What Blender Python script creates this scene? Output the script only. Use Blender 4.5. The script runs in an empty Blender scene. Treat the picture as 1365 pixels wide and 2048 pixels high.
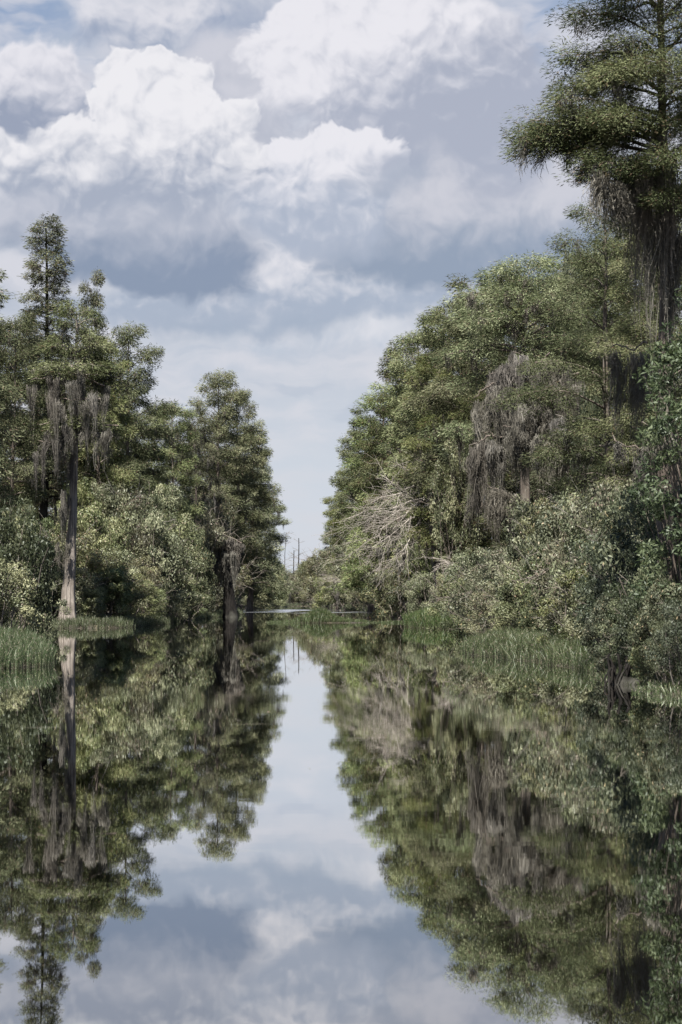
import bpy, math, random, os
import numpy as np
from mathutils import Vector

D = bpy.data
scene = bpy.context.scene
COL = scene.collection
rng = np.random.default_rng(11)
random.seed(11)

# ------------------------------------------------------------------ camera
EYE = 1.8                       # metres above the water, a seat in a small boat
FPX = 3982.0                    # focal length in photo pixels (70 mm, portrait 36 mm)
HORIZON = 1197.0                # photo row of the horizon
TILT = math.atan((HORIZON - 1024.0) / FPX)
cam_data = D.cameras.new("camera")
cam = D.objects.new("camera", cam_data)
COL.objects.link(cam)
cam.location = (0, 0, EYE)
cam.rotation_euler = (math.radians(90) + TILT, 0, 0)
cam_data.sensor_fit = 'VERTICAL'
cam_data.sensor_height = 36.0
cam_data.lens = 70.0
cam_data.clip_start = 0.5
cam_data.clip_end = 20000
cam_data.dof.use_dof = True
cam_data.dof.focus_distance = 135
cam_data.dof.aperture_fstop = 4.0
scene.camera = cam

scene.view_settings.view_transform = 'Standard'
scene.view_settings.look = 'None'
scene.view_settings.exposure = 1.36
scene.view_settings.gamma = 1.0
scene.cycles.max_bounces = 6
scene.cycles.diffuse_bounces = 1
scene.cycles.glossy_bounces = 3
scene.cycles.transmission_bounces = 3
scene.cycles.transparent_max_bounces = 4
scene.cycles.caustics_reflective = False
scene.cycles.caustics_refractive = False

# ------------------------------------------------------------------ sky and sun
SUN_EL, SUN_AZ = math.radians(61), math.radians(200)     # azimuth from +Y, clockwise: behind the camera, a little to the left
sun_dir = Vector((math.sin(SUN_AZ) * math.cos(SUN_EL), math.cos(SUN_AZ) * math.cos(SUN_EL), math.sin(SUN_EL)))
sun_data = D.lights.new("sun", 'SUN')
sun_data.energy = 5.0
sun_data.angle = math.radians(0.6)
sun_data.color = (1.0, 0.955, 0.89)
sun = D.objects.new("sun", sun_data)
sun.rotation_euler = (-sun_dir).to_track_quat('-Z', 'Y').to_euler()
sun.location = (20, -30, 60)
COL.objects.link(sun)


class S:
    """A node socket with arithmetic, so that a shader reads like a formula."""
    nt = None

    def __init__(self, sock):
        self.s = sock

    @staticmethod
    def math(op, *args, clamp=False):
        n = S.nt.nodes.new('ShaderNodeMath')
        n.operation = op
        n.use_clamp = clamp
        for i, a in enumerate(args):
            if isinstance(a, S):
                S.nt.links.new(a.s, n.inputs[i])
            else:
                n.inputs[i].default_value = a
        return S(n.outputs[0])

    def __add__(self, o): return S.math('ADD', self, o)
    __radd__ = __add__
    def __sub__(self, o): return S.math('SUBTRACT', self, o)
    def __rsub__(self, o): return S.math('SUBTRACT', o, self)
    def __mul__(self, o): return S.math('MULTIPLY', self, o)
    __rmul__ = __mul__
    def __truediv__(self, o): return S.math('DIVIDE', self, o)
    def max(self, o): return S.math('MAXIMUM', self, o)
    def min(self, o): return S.math('MINIMUM', self, o)


def vcomb(x, y, z=0.0):
    n = S.nt.nodes.new('ShaderNodeCombineXYZ')
    for i, a in enumerate((x, y, z)):
        if isinstance(a, S):
            S.nt.links.new(a.s, n.inputs[i])
        else:
            n.inputs[i].default_value = a
    return S(n.outputs[0])


def noise(vec, scale, detail=5.0, rough=0.55, distort=0.0, dim='3D'):
    n = S.nt.nodes.new('ShaderNodeTexNoise')
    n.noise_dimensions = dim
    S.nt.links.new(vec.s, n.inputs['Vector'])
    n.inputs['Scale'].default_value = scale
    n.inputs['Detail'].default_value = detail
    n.inputs['Roughness'].default_value = rough
    n.inputs['Distortion'].default_value = distort
    return S(n.outputs[0])


def sstep(x, a, b):
    n = S.nt.nodes.new('ShaderNodeMapRange')
    n.interpolation_type = 'SMOOTHSTEP'
    for i, v in ((0, x), (1, a), (2, b)):
        if isinstance(v, S):
            S.nt.links.new(v.s, n.inputs[i])
        else:
            n.inputs[i].default_value = v
    return S(n.outputs[0])


def mixc(fac, a, b):
    n = S.nt.nodes.new('ShaderNodeMix')
    n.data_type = 'RGBA'
    for i, v in ((0, fac), (6, a), (7, b)):
        if isinstance(v, S):
            S.nt.links.new(v.s, n.inputs[i])
        elif i:
            n.inputs[i].default_value = (*v, 1)
        else:
            n.inputs[i].default_value = v
    return S(n.outputs[2])


def srgb(r, g, b):
    f = lambda c: c / 12.92 if c <= 0.04045 else ((c + 0.055) / 1.055) ** 2.4
    return (f(r / 255), f(g / 255), f(b / 255))


world = D.worlds.new("World")
scene.world = world
world.use_nodes = True
nt = world.node_tree
nt.nodes.clear()
S.nt = nt
tc = nt.nodes.new('ShaderNodeTexCoord')
sep = nt.nodes.new('ShaderNodeSeparateXYZ')
nt.links.new(tc.outputs['Generated'], sep.inputs[0])
dx, dy, dz = (S(sep.outputs[i]) for i in range(3))
ay = S.math('ABSOLUTE', dy).max(0.12)
# sky position in hundreds of photo pixels as seen from the canal: x to the right, y down from the top
cx = dx / ay * (FPX / 100) + 6.825
cy = 11.97 - dz / ay * (FPX / 100)
P = vcomb(cx, cy)
wa = noise(P, 0.75, 3.5, 0.5)
wb = noise(vcomb(cx + 31.7, cy + 11.3), 0.75, 3.5, 0.5)
ux = cx + (wa - 0.5) * 0.95
uy = cy + (wb - 0.5) * 0.85
UP = vcomb(ux, uy)
# lumps: how the cloud surface swells towards the light (up and left)
def billow(x, y):
    n = S.nt.nodes.new('ShaderNodeTexVoronoi')
    n.feature = 'SMOOTH_F1'
    n.voronoi_dimensions = '2D'
    S.nt.links.new(vcomb(x, y).s, n.inputs['Vector'])
    n.inputs['Scale'].default_value = 1.15
    n.inputs['Detail'].default_value = 2.6
    n.inputs['Roughness'].default_value = 0.52
    n.inputs['Lacunarity'].default_value = 2.2
    n.inputs['Smoothness'].default_value = 0.55
    return (0.62 - S(n.outputs['Distance'])) * 1.25


na = noise(UP, 0.85, 5, 0.52)
ba = billow(ux, uy)
la = na * 0.72 + ba * 0.28
lb = noise(vcomb(ux + 0.14, uy + 0.26), 0.85, 5, 0.52) * 0.72 + billow(ux + 0.09, uy + 0.17) * 0.28
relief = (lb - la)
edge_n = (na - 0.5) * 0.8 + ba * 0.28 + 0.10

# open sky between the clouds: blue in the upper corners, milky everywhere else
bl = noise(vcomb(cx * 0.7 + 3.1, cy * 0.9), 0.5, 3, 0.5)
corner = S.math('MULTIPLY', sstep(cx, 3.2, 0.6) + sstep(cx, 9.4, 11.0), sstep(cy, 2.4, 0.6), clamp=True)
sky = mixc(sstep(cy, 5.5, 11.5), srgb(196, 201, 213), srgb(212, 219, 230))
sky = mixc(corner, sky, srgb(150, 169, 199))
streak = noise(vcomb(cx * 0.3, uy * 1.3), 0.9, 4, 0.5)
sky = mixc(sstep(streak, 0.42, 0.62) * 0.6, sky, srgb(216, 217, 225))
puff = noise(vcomb(ux * 0.55 + 9.0, uy * 1.5), 0.8, 4, 0.5)
sky = mixc(sstep(puff, 0.46, 0.62) * sstep(cy, 10.6, 7.4) * 0.7, sky, srgb(222, 221, 228))
sky = mixc(sstep(puff, 0.46, 0.36) * sstep(cy, 10.0, 7.0) * 0.6, sky, srgb(181, 191, 208))


def ellipse_field(puffs, k=0.35):
    f = None
    for (x, y, rx, ry) in puffs:
        x, y, rx, ry = x / 100, y / 100, rx / 100, ry / 100
        vx = (ux - x) * (1 / rx)
        vy = (uy - y) * (1 / ry)
        q = S.math('SQRT', vx * vx + vy * vy)
        g = (1.0 - q) * min(rx, ry)
        f = g if f is None else S.math('SMOOTH_MAX', f, g, k)
    return f


def cloud(sky, puffs, top, base, ctop, cbase, wtop=0.22, wbase=0.6, strength=1.0, rel=1.6, nz=1.0, rough_lit=0.4, skew=None):
    f = ellipse_field(puffs) + edge_n * nz
    t = sstep(uy if skew is None else uy + (ux - skew[1]) * skew[0], top / 100, base / 100)
    w = t * (wbase - wtop) + wtop
    a = sstep(f / w, 0.0, 1.0) * strength
    lit = (1.0 - t) + relief * rel + (la - 0.5) * rough_lit
    c = mixc(sstep(lit, 0.0, 1.0), cbase, ctop)
    return mixc(a, sky, c)


WH = srgb(243, 241, 243)
WH2 = srgb(228, 227, 233)
GR = srgb(196, 198, 208)
DK = srgb(152, 163, 182)
DB = srgb(134, 150, 174)
# low strata
sky = cloud(sky, [(740, 672, 150, 45), (560, 700, 180, 36), (420, 740, 220, 30)], 630, 730, srgb(228, 228, 234), srgb(190, 199, 214), 0.25, 0.6, 0.9, nz=0.7)
sky = cloud(sky, [(600, 635, 170, 42), (400, 640, 210, 44), (780, 605, 140, 36)], 580, 670, srgb(186, 194, 209), srgb(160, 173, 193), 0.4, 0.4, 0.85, nz=0.5)
# long bright bank under the two big bases
sky = cloud(sky, [(590, 540, 170, 100), (690, 590, 220, 60), (300, 615, 380, 52), (900, 590, 210, 50)], 475, 640, srgb(234, 232, 237), srgb(172, 182, 200), 0.2, 0.5, 0.97, rel=1.8)
# the bank with the blue-grey base at right
sky = cloud(sky, [(850, 470, 290, 115), (1080, 450, 300, 140), (1010, 360, 320, 170)], 360, 560, srgb(209, 209, 218), srgb(146, 159, 180), 0.7, 0.45, 0.97, rel=1.1, nz=0.7)
# upper left wisps and the round cloud
sky = cloud(sky, [(290, 35, 150, 75), (400, 20, 80, 50), (200, 20, 70, 50)], -20, 120, srgb(230, 229, 235), srgb(158, 169, 191), 0.35, 0.5, 0.95)
sky = cloud(sky, [(560, 20, 160, 60), (480, 40, 110, 50)], -40, 90, srgb(176, 184, 202), srgb(150, 163, 188), 0.4, 0.5, 0.8)
sky = cloud(sky, [(480, 200, 140, 170), (440, 120, 120, 80)], 40, 330, srgb(212, 212, 221), srgb(188, 191, 204), 0.45, 0.6, 0.95, rel=1.5)
sky = cloud(sky, [(60, 175, 150, 115), (10, 210, 170, 105), (150, 225, 80, 60)], 95, 275, srgb(236, 234, 240), srgb(156, 164, 184), 0.3, 0.4)
# the great right cloud
sky = cloud(sky, [(720, 80, 230, 150), (640, 140, 145, 115), (880, 160, 290, 190), (990, 230, 180, 190), (1100, 160, 60, 75), (740, 250, 220, 110)], 60, 340, srgb(240, 238, 243), srgb(176, 181, 197), 0.17, 0.9, rel=1.7, skew=(0.42, 6.6))
# middle cloud, bright crown
sky = cloud(sky, [(700, 305, 105, 65), (630, 345, 135, 90), (560, 390, 125, 105), (560, 460, 110, 85), (660, 440, 200, 90)], 280, 510, srgb(240, 238, 243), srgb(178, 186, 203), 0.11, 0.75, rel=1.8)
sky = cloud(sky, [(810, 325, 105, 44), (760, 360, 90, 40)], 280, 380, srgb(168, 175, 193), srgb(174, 181, 197), 0.4, 0.4, 0.85, nz=0.6)
# the great left cloud and its dark base
sky = cloud(sky, [(330, 490, 220, 110), (430, 510, 120, 95), (230, 470, 210, 105), (90, 430, 190, 90)], 390, 575, srgb(200, 202, 213), srgb(138, 151, 174), 0.6, 0.34, 0.98, rel=1.0, nz=0.6)
sky = cloud(sky, [(295, 190, 140, 105), (235, 175, 85, 75), (350, 165, 80, 70), (420, 280, 110, 105), (230, 330, 270, 120), (50, 330, 190, 85), (478, 315, 50, 75), (310, 390, 210, 85)], 190, 470, srgb(244, 242, 245), srgb(170, 177, 194), 0.11, 0.8, rel=1.9)

# overhead the clouds part and the sun comes through clear blue
sky = mixc(sstep(dz, 0.31, 0.52), sky, srgb(92, 128, 182))

bgn = nt.nodes.new('ShaderNodeBackground')
nish = nt.nodes.new('ShaderNodeTexSky')
nish.sky_type = 'NISHITA'
nish.sun_disc = False
nish.sun_elevation = SUN_EL
nish.sun_rotation = SUN_AZ
nish.air_density = 1.0
nish.dust_density = 1.5
nt.links.new(nish.outputs[0], bgn.inputs[0])
bgn.inputs[1].default_value = 0.05
bgc = nt.nodes.new('ShaderNodeBackground')
nt.links.new(sky.s, bgc.inputs[0])
bgc.inputs[1].default_value = 0.385
mx = nt.nodes.new('ShaderNodeMixShader')
mx.inputs[0].default_value = 0.93
nt.links.new(bgn.outputs[0], mx.inputs[1])
nt.links.new(bgc.outputs[0], mx.inputs[2])
wout = nt.nodes.new('ShaderNodeOutputWorld')
nt.links.new(mx.outputs[0], wout.inputs[0])
world.cycles.sampling_method = 'MANUAL'
world.cycles.sample_map_resolution = 512

# ------------------------------------------------------------------ helpers
CT, ST = math.cos(TILT), math.sin(TILT)


def at(px, py, dist):
    """World point seen at photo pixel (px, py), dist metres ahead along the canal."""
    r = (px - 682.5) / FPX
    u = (1024.0 - py) / FPX
    y, z = CT - u * ST, ST + u * CT
    return Vector((r / y * dist, dist, EYE + z / y * dist))


def width(px, dist):
    return px / FPX * dist


def mesh_np(name, V, quads=None, tris=None, tint=None, smooth=False):
    me = D.meshes.new(name)
    V = np.asarray(V, dtype=np.float32)
    me.vertices.add(len(V))
    me.vertices.foreach_set('co', V.ravel())
    parts, starts, n = [], [], 0
    for F, k in ((quads, 4), (tris, 3)):
        if F is not None and len(F):
            F = np.asarray(F, dtype=np.int32)
            parts.append(F.ravel())
            starts.append(n + np.arange(len(F), dtype=np.int32) * k)
            n += len(F) * k
    loops, starts = np.concatenate(parts), np.concatenate(starts)
    me.loops.add(len(loops))
    me.loops.foreach_set('vertex_index', loops)
    me.polygons.add(len(starts))
    me.polygons.foreach_set('loop_start', starts)
    if smooth:
        me.polygons.foreach_set('use_smooth', np.ones(len(starts), dtype=bool))
    if tint is not None:
        a = me.attributes.new('tint', 'FLOAT', 'POINT')
        a.data.foreach_set('value', np.asarray(tint, dtype=np.float32))
    me.update()
    me.validate()
    return me


def link(name, me, mat, parent=None):
    o = D.objects.new(name, me)
    if not me.materials:
        me.materials.append(mat)
    COL.objects.link(o)
    if parent is not None:
        o.parent = parent
    return o


def thing(name, label, cat, loc=(0, 0, 0), rz=0.0, scale=(1, 1, 1), group=None):
    o = D.objects.new(name, None)
    COL.objects.link(o)
    o.empty_display_size = 0.5
    o.location, o.rotation_euler, o.scale = loc, (0, 0, rz), scale
    tag(o, label, cat, group)
    return o


def tag(o, label, cat, group=None, kind=None):
    if label: o['label'] = label
    if cat: o['category'] = cat
    if group: o['group'] = group
    if kind: o['kind'] = kind
    return o


def unit(v):
    return v / np.maximum(np.linalg.norm(v, axis=-1, keepdims=True), 1e-9)


class Geo:
    """Collects quads and triangles with a per-vertex tint."""
    def __init__(self):
        self.v, self.q, self.t, self.c, self.n = [], [], [], [], 0

    def add(self, V, quads=None, tris=None, tint=0.5):
        V = np.asarray(V, dtype=np.float32).reshape(-1, 3)
        if quads is not None: self.q.append(np.asarray(quads) + self.n)
        if tris is not None: self.t.append(np.asarray(tris) + self.n)
        c = np.asarray(tint, dtype=np.float32)
        self.c.append(np.full(len(V), c) if c.ndim == 0 else c)
        self.v.append(V)
        self.n += len(V)

    def leaves(self, p, d, nrm, L, W, tint, fold=0.0):
        """Rhombic leaf blades: base points, directions, normals, lengths, widths."""
        n = len(p)
        d = unit(d)
        s = unit(np.cross(d, nrm))
        up = np.cross(s, d)
        L, W = np.broadcast_to(L, n)[:, None], np.broadcast_to(W, n)[:, None]
        mid = p + d * L * 0.48
        V = np.stack([p, mid + s * W * 0.5 + up * W * fold, p + d * L - up * L * 0.08, mid - s * W * 0.5 + up * W * fold], 1)
        self.add(V, quads=np.arange(n * 4).reshape(n, 4), tint=np.repeat(np.broadcast_to(tint, n), 4))

    def tube(self, pts, rad, sides=6, tint=0.5, ridge=None):
        pts, rad = np.asarray(pts, float), np.asarray(rad, float)
        k = len(pts)
        tg = unit(np.gradient(pts, axis=0))
        ref = np.array([0.0, 0, 1]) if abs(tg[:, 2]).mean() < 0.8 else np.array([1.0, 0, 0])
        a = unit(np.cross(tg, ref))
        b = np.cross(tg, a)
        th = np.linspace(0, 2 * np.pi, sides, endpoint=False)
        R = rad[:, None] * np.ones((1, sides))
        if ridge is not None:
            R = R * ridge
        V = pts[:, None, :] + R[..., None] * (np.cos(th)[None, :, None] * a[:, None, :] + np.sin(th)[None, :, None] * b[:, None, :])
        i, j = np.meshgrid(np.arange(k - 1), np.arange(sides), indexing='ij')
        j2 = (j + 1) % sides
        Q = np.stack([i * sides + j, i * sides + j2, (i + 1) * sides + j2, (i + 1) * sides + j], -1).reshape(-1, 4)
        self.add(V.reshape(-1, 3), quads=Q, tint=tint)

    def ribbons(self, P, W, tint, face=None):
        """P: (n, k, 3) centre lines, W: (n, k) widths -> flat ribbons."""
        n, k, _ = P.shape
        if face is None:
            az = rng.uniform(0, np.pi, n)
            face = np.stack([np.cos(az), np.sin(az), np.zeros(n)], 1)
        s = face[:, None, :] * W[..., None] * 0.5
        V = np.stack([P - s, P + s], 2).reshape(n, k * 2, 3)
        base = (np.arange(n) * k * 2)[:, None, None]
        i = np.arange(k - 1)[None, :, None] * 2
        Q = (base + i + np.array([0, 1, 3, 2])[None, None, :]).reshape(-1, 4)
        self.add(V.reshape(-1, 3), quads=Q, tint=np.repeat(np.broadcast_to(tint, n), k * 2) if np.ndim(tint) < 2 else np.repeat(tint, 2, 1).ravel())

    def mesh(self, name, smooth=False):
        return mesh_np(name, np.concatenate(self.v), np.concatenate(self.q) if self.q else None,
                       np.concatenate(self.t) if self.t else None, np.concatenate(self.c), smooth)


# ------------------------------------------------------------------ materials
def new_mat(name):
    m = D.materials.new(name)
    m.use_nodes = True
    m.node_tree.nodes.clear()
    S.nt = m.node_tree
    return m


def N(t, **kw):
    n = S.nt.nodes.new(t)
    for k, v in kw.items():
        n.inputs[k].default_value = v
    return n


def L_(a, b):
    S.nt.links.new(a, b)


def attr(name='tint'):
    n = S.nt.nodes.new('ShaderNodeAttribute')
    n.attribute_name = name
    return S(n.outputs['Fac'])


def objrand():
    n = S.nt.nodes.new('ShaderNodeObjectInfo')
    return S(n.outputs['Random'])


def leaf_mat(name, cols, trans=0.3, spec=0.0, rough=0.5, odd=None, vary=0.35):
    """Leaves: colour runs over cols with each leaf's own tint; odd = (colour, share) for yellowed or dead leaves."""
    m = new_mat(name)
    t = attr()
    v = S.math('FRACT', t * 7.31 + objrand() * 0.0)
    c = mixc(sstep(t, 0.0, 0.5), cols[0], cols[1])
    c = mixc(sstep(t, 0.5, 1.0), c, cols[2])
    if odd:
        c = mixc(sstep(v, 1 - odd[1] - 0.01, 1 - odd[1]), c, odd[0])
    hs = N('ShaderNodeHueSaturation', Fac=1.0)
    L_(c.s, hs.inputs['Color'])
    r = objrand()
    L_(((r - 0.5) * 0.03 + 0.5).s, hs.inputs['Hue'])
    L_(((S.math('FRACT', r * 13.7) - 0.5) * 0.4 + 0.95).s, hs.inputs['Saturation'])
    L_(((S.math('FRACT', r * 5.3) - 0.5) * 2 * vary + 1.0).s, hs.inputs['Value'])
    d = N('ShaderNodeBsdfDiffuse')
    tr = N('ShaderNodeBsdfTranslucent')
    L_(hs.outputs[0], d.inputs[0])
    tb = N('ShaderNodeHueSaturation', Value=1.45, Saturation=1.1, Fac=1.0)      # light let through is stronger and yellower than light thrown back
    L_(hs.outputs[0], tb.inputs['Color'])
    L_(tb.outputs[0], tr.inputs[0])
    mx_ = N('ShaderNodeMixShader', Fac=trans)
    L_(d.outputs[0], mx_.inputs[1])
    L_(tr.outputs[0], mx_.inputs[2])
    out = N('ShaderNodeOutputMaterial')
    if spec > 0:
        g = N('ShaderNodeBsdfGlossy', Roughness=rough)
        g.inputs[0].default_value = (0.9, 0.95, 0.9, 1)
        m2 = N('ShaderNodeMixShader', Fac=spec)
        L_(mx_.outputs[0], m2.inputs[1])
        L_(g.outputs[0], m2.inputs[2])
        L_(m2.outputs[0], out.inputs[0])
    else:
        L_(mx_.outputs[0], out.inputs[0])
    return m


def bark_mat(name, dark, light, stretch=(9, 9, 1.1), bump=0.6, stain=None):
    m = new_mat(name)
    tco = N('ShaderNodeTexCoord')
    mp = N('ShaderNodeMapping')
    mp.inputs['Scale'].default_value = stretch
    L_(tco.outputs['Object'], mp.inputs[0])
    n1 = noise(S(mp.outputs[0]), 1.0, 6, 0.6)
    n2 = noise(S(tco.outputs['Object']), 0.6, 3, 0.5)
    c = mixc(sstep(n1, 0.32, 0.68), dark, light)
    c = mixc(sstep(n2, 0.45, 0.75) * 0.45, c, (0.19, 0.19, 0.16))
    if stain:
        sx = N('ShaderNodeSeparateXYZ')
        L_(tco.outputs['Object'], sx.inputs[0])
        c = mixc(sstep(S(sx.outputs[2]) + (n1 - 0.5) * 0.7, stain, stain * 0.4) * 0.8, c, (0.035, 0.03, 0.024))
        n3 = noise(S(tco.outputs['Object']), 1.7, 5, 0.6)
        c = mixc(sstep(n3, 0.50, 0.62) * 0.4, c, (0.10, 0.088, 0.072))
    b = N('ShaderNodeBsdfPrincipled', Roughness=0.9)
    b.inputs['Specular IOR Level'].default_value = 0.15
    L_(c.s, b.inputs['Base Color'])
    bp = N('ShaderNodeBump', Strength=bump, Distance=0.05)
    L_(n1.s, bp.inputs['Height'])
    L_(bp.outputs[0], b.inputs['Normal'])
    out = N('ShaderNodeOutputMaterial')
    L_(b.outputs[0], out.inputs[0])
    return m


M = {}
M['cypress'] = leaf_mat('cypress_needles', [(0.056, 0.068, 0.033), (0.134, 0.152, 0.074), (0.255, 0.268, 0.150)], 0.22, odd=((0.150, 0.112, 0.074), 0.05))
M['cypress_dark'] = leaf_mat('cypress_needles_dark', [(0.046, 0.055, 0.029), (0.102, 0.115, 0.060), (0.190, 0.200, 0.112)], 0.2, odd=((0.13, 0.095, 0.066), 0.10))
M['bay'] = leaf_mat('glossy_broad_leaves', [(0.046, 0.058, 0.030), (0.082, 0.096, 0.050), (0.150, 0.160, 0.090)], 0.22, spec=0.016, rough=0.5, odd=((0.30, 0.24, 0.12), 0.03))
M['shrub_green'] = leaf_mat('bright_shrub_leaves', [(0.052, 0.064, 0.029), (0.130, 0.148, 0.068), (0.280, 0.288, 0.150)], 0.22, spec=0.025, rough=0.5, odd=((0.23, 0.195, 0.13), 0.05))
M['shrub_olive'] = leaf_mat('olive_shrub_leaves', [(0.054, 0.056, 0.031), (0.126, 0.128, 0.071), (0.225, 0.230, 0.122)], 0.22, spec=0.03, odd=((0.19, 0.14, 0.10), 0.08))
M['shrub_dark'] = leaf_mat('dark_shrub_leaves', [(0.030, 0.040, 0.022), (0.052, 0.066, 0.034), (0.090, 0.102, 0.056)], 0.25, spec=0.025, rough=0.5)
M['moss'] = leaf_mat('spanish_moss', [(0.070, 0.065, 0.054), (0.155, 0.144, 0.122), (0.275, 0.258, 0.224)], 0.22, vary=0.12)
M['grass'] = leaf_mat('marsh_grass_blades', [(0.034, 0.030, 0.018), (0.062, 0.092, 0.032), (0.125, 0.150, 0.060)], 0.35, spec=0.03, odd=((0.29, 0.25, 0.18), 0.10), vary=0.0)
M['bark'] = bark_mat('cypress_bark', (0.060, 0.048, 0.040), (0.180, 0.150, 0.125))
M['bark_pale'] = bark_mat('pale_cypress_bark', (0.12, 0.10, 0.085), (0.36, 0.32, 0.28), (10, 10, 0.5), 1.0, stain=0.9)
M['dead'] = bark_mat('bleached_dead_wood', (0.21, 0.185, 0.16), (0.46, 0.42, 0.37), (12, 12, 3), 0.3)
M['char'] = bark_mat('blackened_wood', (0.006, 0.0055, 0.005), (0.022, 0.019, 0.017), (10, 10, 2), 0.6)
M['twig'] = bark_mat('grey_twigs', (0.10, 0.085, 0.07), (0.24, 0.21, 0.18), (14, 14, 4), 0.2)

# ------------------------------------------------------------------ ground and water
CANAL = np.array([(10, -60), (7.8, 10), (6.3, 30), (6.0, 40), (6.3, 51), (5.5, 58), (4.4, 63), (4.3, 68), (6.2, 80), (7.4, 100), (7.4, 116),
                  (4.7, 121), (4.4, 129), (6.4, 150), (6.9, 190), (6.6, 230), (4.0, 262), (1.3, 290), (-1.0, 330), (-3.5, 400), (-6.0, 452), (-9.0, 462),
                  (-12.0, 455), (-14.0, 390), (-16.5, 320), (-15.0, 262), (-11.4, 226), (-11.2, 205), (-12.4, 182), (-13.2, 160), (-12.4, 136), (-13.6, 121.5),
                  (-17.4, 119.6), (-20, 116), (-24, 100), (-22, 88), (-14, 80), (-11.0, 70), (-9.2, 62), (-8.0, 53), (-9.5, 49.5), (-20, 45), (-34, 30), (-34, -60)], float)


def canal_sd(x, y):
    """Signed distance to the canal's edge, positive on land."""
    A, B = CANAL, np.roll(CANAL, -1, 0)
    best = np.full(x.shape, 1e9)
    inside = np.zeros(x.shape, bool)
    for (ax, ay_), (bx, by) in zip(A, B):
        ex, ey = bx - ax, by - ay_
        t = np.clip(((x - ax) * ex + (y - ay_) * ey) / (ex * ex + ey * ey), 0, 1)
        best = np.minimum(best, np.hypot(x - ax - t * ex, y - ay_ - t * ey))
        c = ((ay_ > y) != (by > y)) & (x < (bx - ax) * (y - ay_) / (by - ay_ + 1e-12) + ax)
        inside ^= c
    return np.where(inside, -best, best)


def wob(x, y, s=1.0):
    return (np.sin(x * 1.7 * s + 1.3 * np.sin(y * 0.9 * s)) + np.sin(y * 1.3 * s + 2.1 + 1.1 * np.sin(x * 0.7 * s)) + 0.6 * np.sin((x + y) * 3.1 * s)) / 2.6


def ground_z(x, y):
    x, y = np.asarray(x, float), np.asarray(y, float)
    sd = canal_sd(x, y) + 0.35 * wob(x, y, 0.9)
    z = np.clip(sd / 0.7, -1, 1)
    z = np.where(z > 0, z * 0.16 + np.clip(sd, 0, 25) * 0.012 + 0.03 * wob(x, y, 2.1), z * 0.8)
    isl = np.exp(-((x + 0.8) / 4.2) ** 2 - ((y - 149) / 3.0) ** 2)
    return np.maximum(z, -0.8 + 0.86 * np.clip(isl * 1.5, 0, 1))


def spread(a, b, step, lo, hi, n):
    mid = np.arange(a, b + 1e-6, step)
    u = np.linspace(0, 1, n + 1)[1:]
    return np.concatenate([(a - (a - lo) * u ** 2.2)[::-1], mid, b + (hi - b) * u ** 2.2])


gx, gy = spread(-26, 16, 0.6, -1500, 1500, 22), spread(36, 470, 1.0, -80, 5000, 26)
GX, GY = np.meshgrid(gx, gy, indexing='ij')
GZ = ground_z(GX, GY)
ni, nj = GX.shape
I, J = np.meshgrid(np.arange(ni - 1), np.arange(nj - 1), indexing='ij')
Q = np.stack([I * nj + J, (I + 1) * nj + J, (I + 1) * nj + J + 1, I * nj + J + 1], -1).reshape(-1, 4)
m = new_mat('peat_ground')
tco = N('ShaderNodeTexCoord')
pn = noise(S(tco.outputs['Object']), 0.5, 8, 0.65)
c = mixc(sstep(pn, 0.35, 0.7), (0.030, 0.024, 0.018), (0.075, 0.066, 0.036))
b = N('ShaderNodeBsdfPrincipled', Roughness=0.95)
L_(c.s, b.inputs['Base Color'])
bp = N('ShaderNodeBump', Strength=0.8, Distance=0.15)
L_(pn.s, bp.inputs['Height'])
L_(bp.outputs[0], b.inputs['Normal'])
out = N('ShaderNodeOutputMaterial')
L_(b.outputs[0], out.inputs[0])
g = link('ground', mesh_np('ground', np.stack([GX, GY, GZ], -1).reshape(-1, 3), Q, smooth=True), m)
tag(g, 'dark peaty bank ground under the swamp forest on both sides', 'ground', kind='structure')

m = new_mat('tannic_water')
tco = N('ShaderNodeTexCoord')
sp = N('ShaderNodeSeparateXYZ')
L_(tco.outputs['Object'], sp.inputs[0])
wx, wy = S(sp.outputs[0]), S(sp.outputs[1])
swell = noise(vcomb(wx * 0.22, wy * 0.5), 1.0, 2, 0.5)
rip = noise(vcomb(wx * 1.5, wy * 4.5), 1.0, 3, 0.5)
calm = noise(vcomb(wx * 0.07, wy * 0.05), 1.0, 3, 0.5)
# a breath of wind far down the canal roughens the surface there
breeze = sstep(wy, 235.0, 262.0) * sstep(wy, 345.0, 300.0) * sstep(noise(vcomb(wx * 0.12, wy * 0.03), 1.0, 3, 0.5), 0.40, 0.54)
h = swell * 0.0004 + rip * (sstep(calm, 0.45, 0.65) * 0.0004 + 0.00008 + breeze * 0.05)
bp = N('ShaderNodeBump', Strength=1.0, Distance=1.0)
L_(h.s, bp.inputs['Height'])
gl = N('ShaderNodeBsdfGlossy', Roughness=0.015)
gl.inputs[0].default_value = (0.96, 0.96, 0.955, 1)
L_((breeze * 0.25 + 0.012).s, gl.inputs['Roughness'])
df = N('ShaderNodeBsdfDiffuse')
df.inputs[0].default_value = (0.0028, 0.0026, 0.0016, 1)
fr = N('ShaderNodeFresnel', IOR=2.5)
L_(bp.outputs[0], gl.inputs['Normal'])
L_(bp.outputs[0], fr.inputs['Normal'])
mx_ = N('ShaderNodeMixShader')
L_(S.math('MULTIPLY_ADD', S(fr.outputs[0]), 1.6, 0.07, clamp=True).s, mx_.inputs[0])
L_(df.outputs[0], mx_.inputs[1])
L_(gl.outputs[0], mx_.inputs[2])
out = N('ShaderNodeOutputMaterial')
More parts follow.
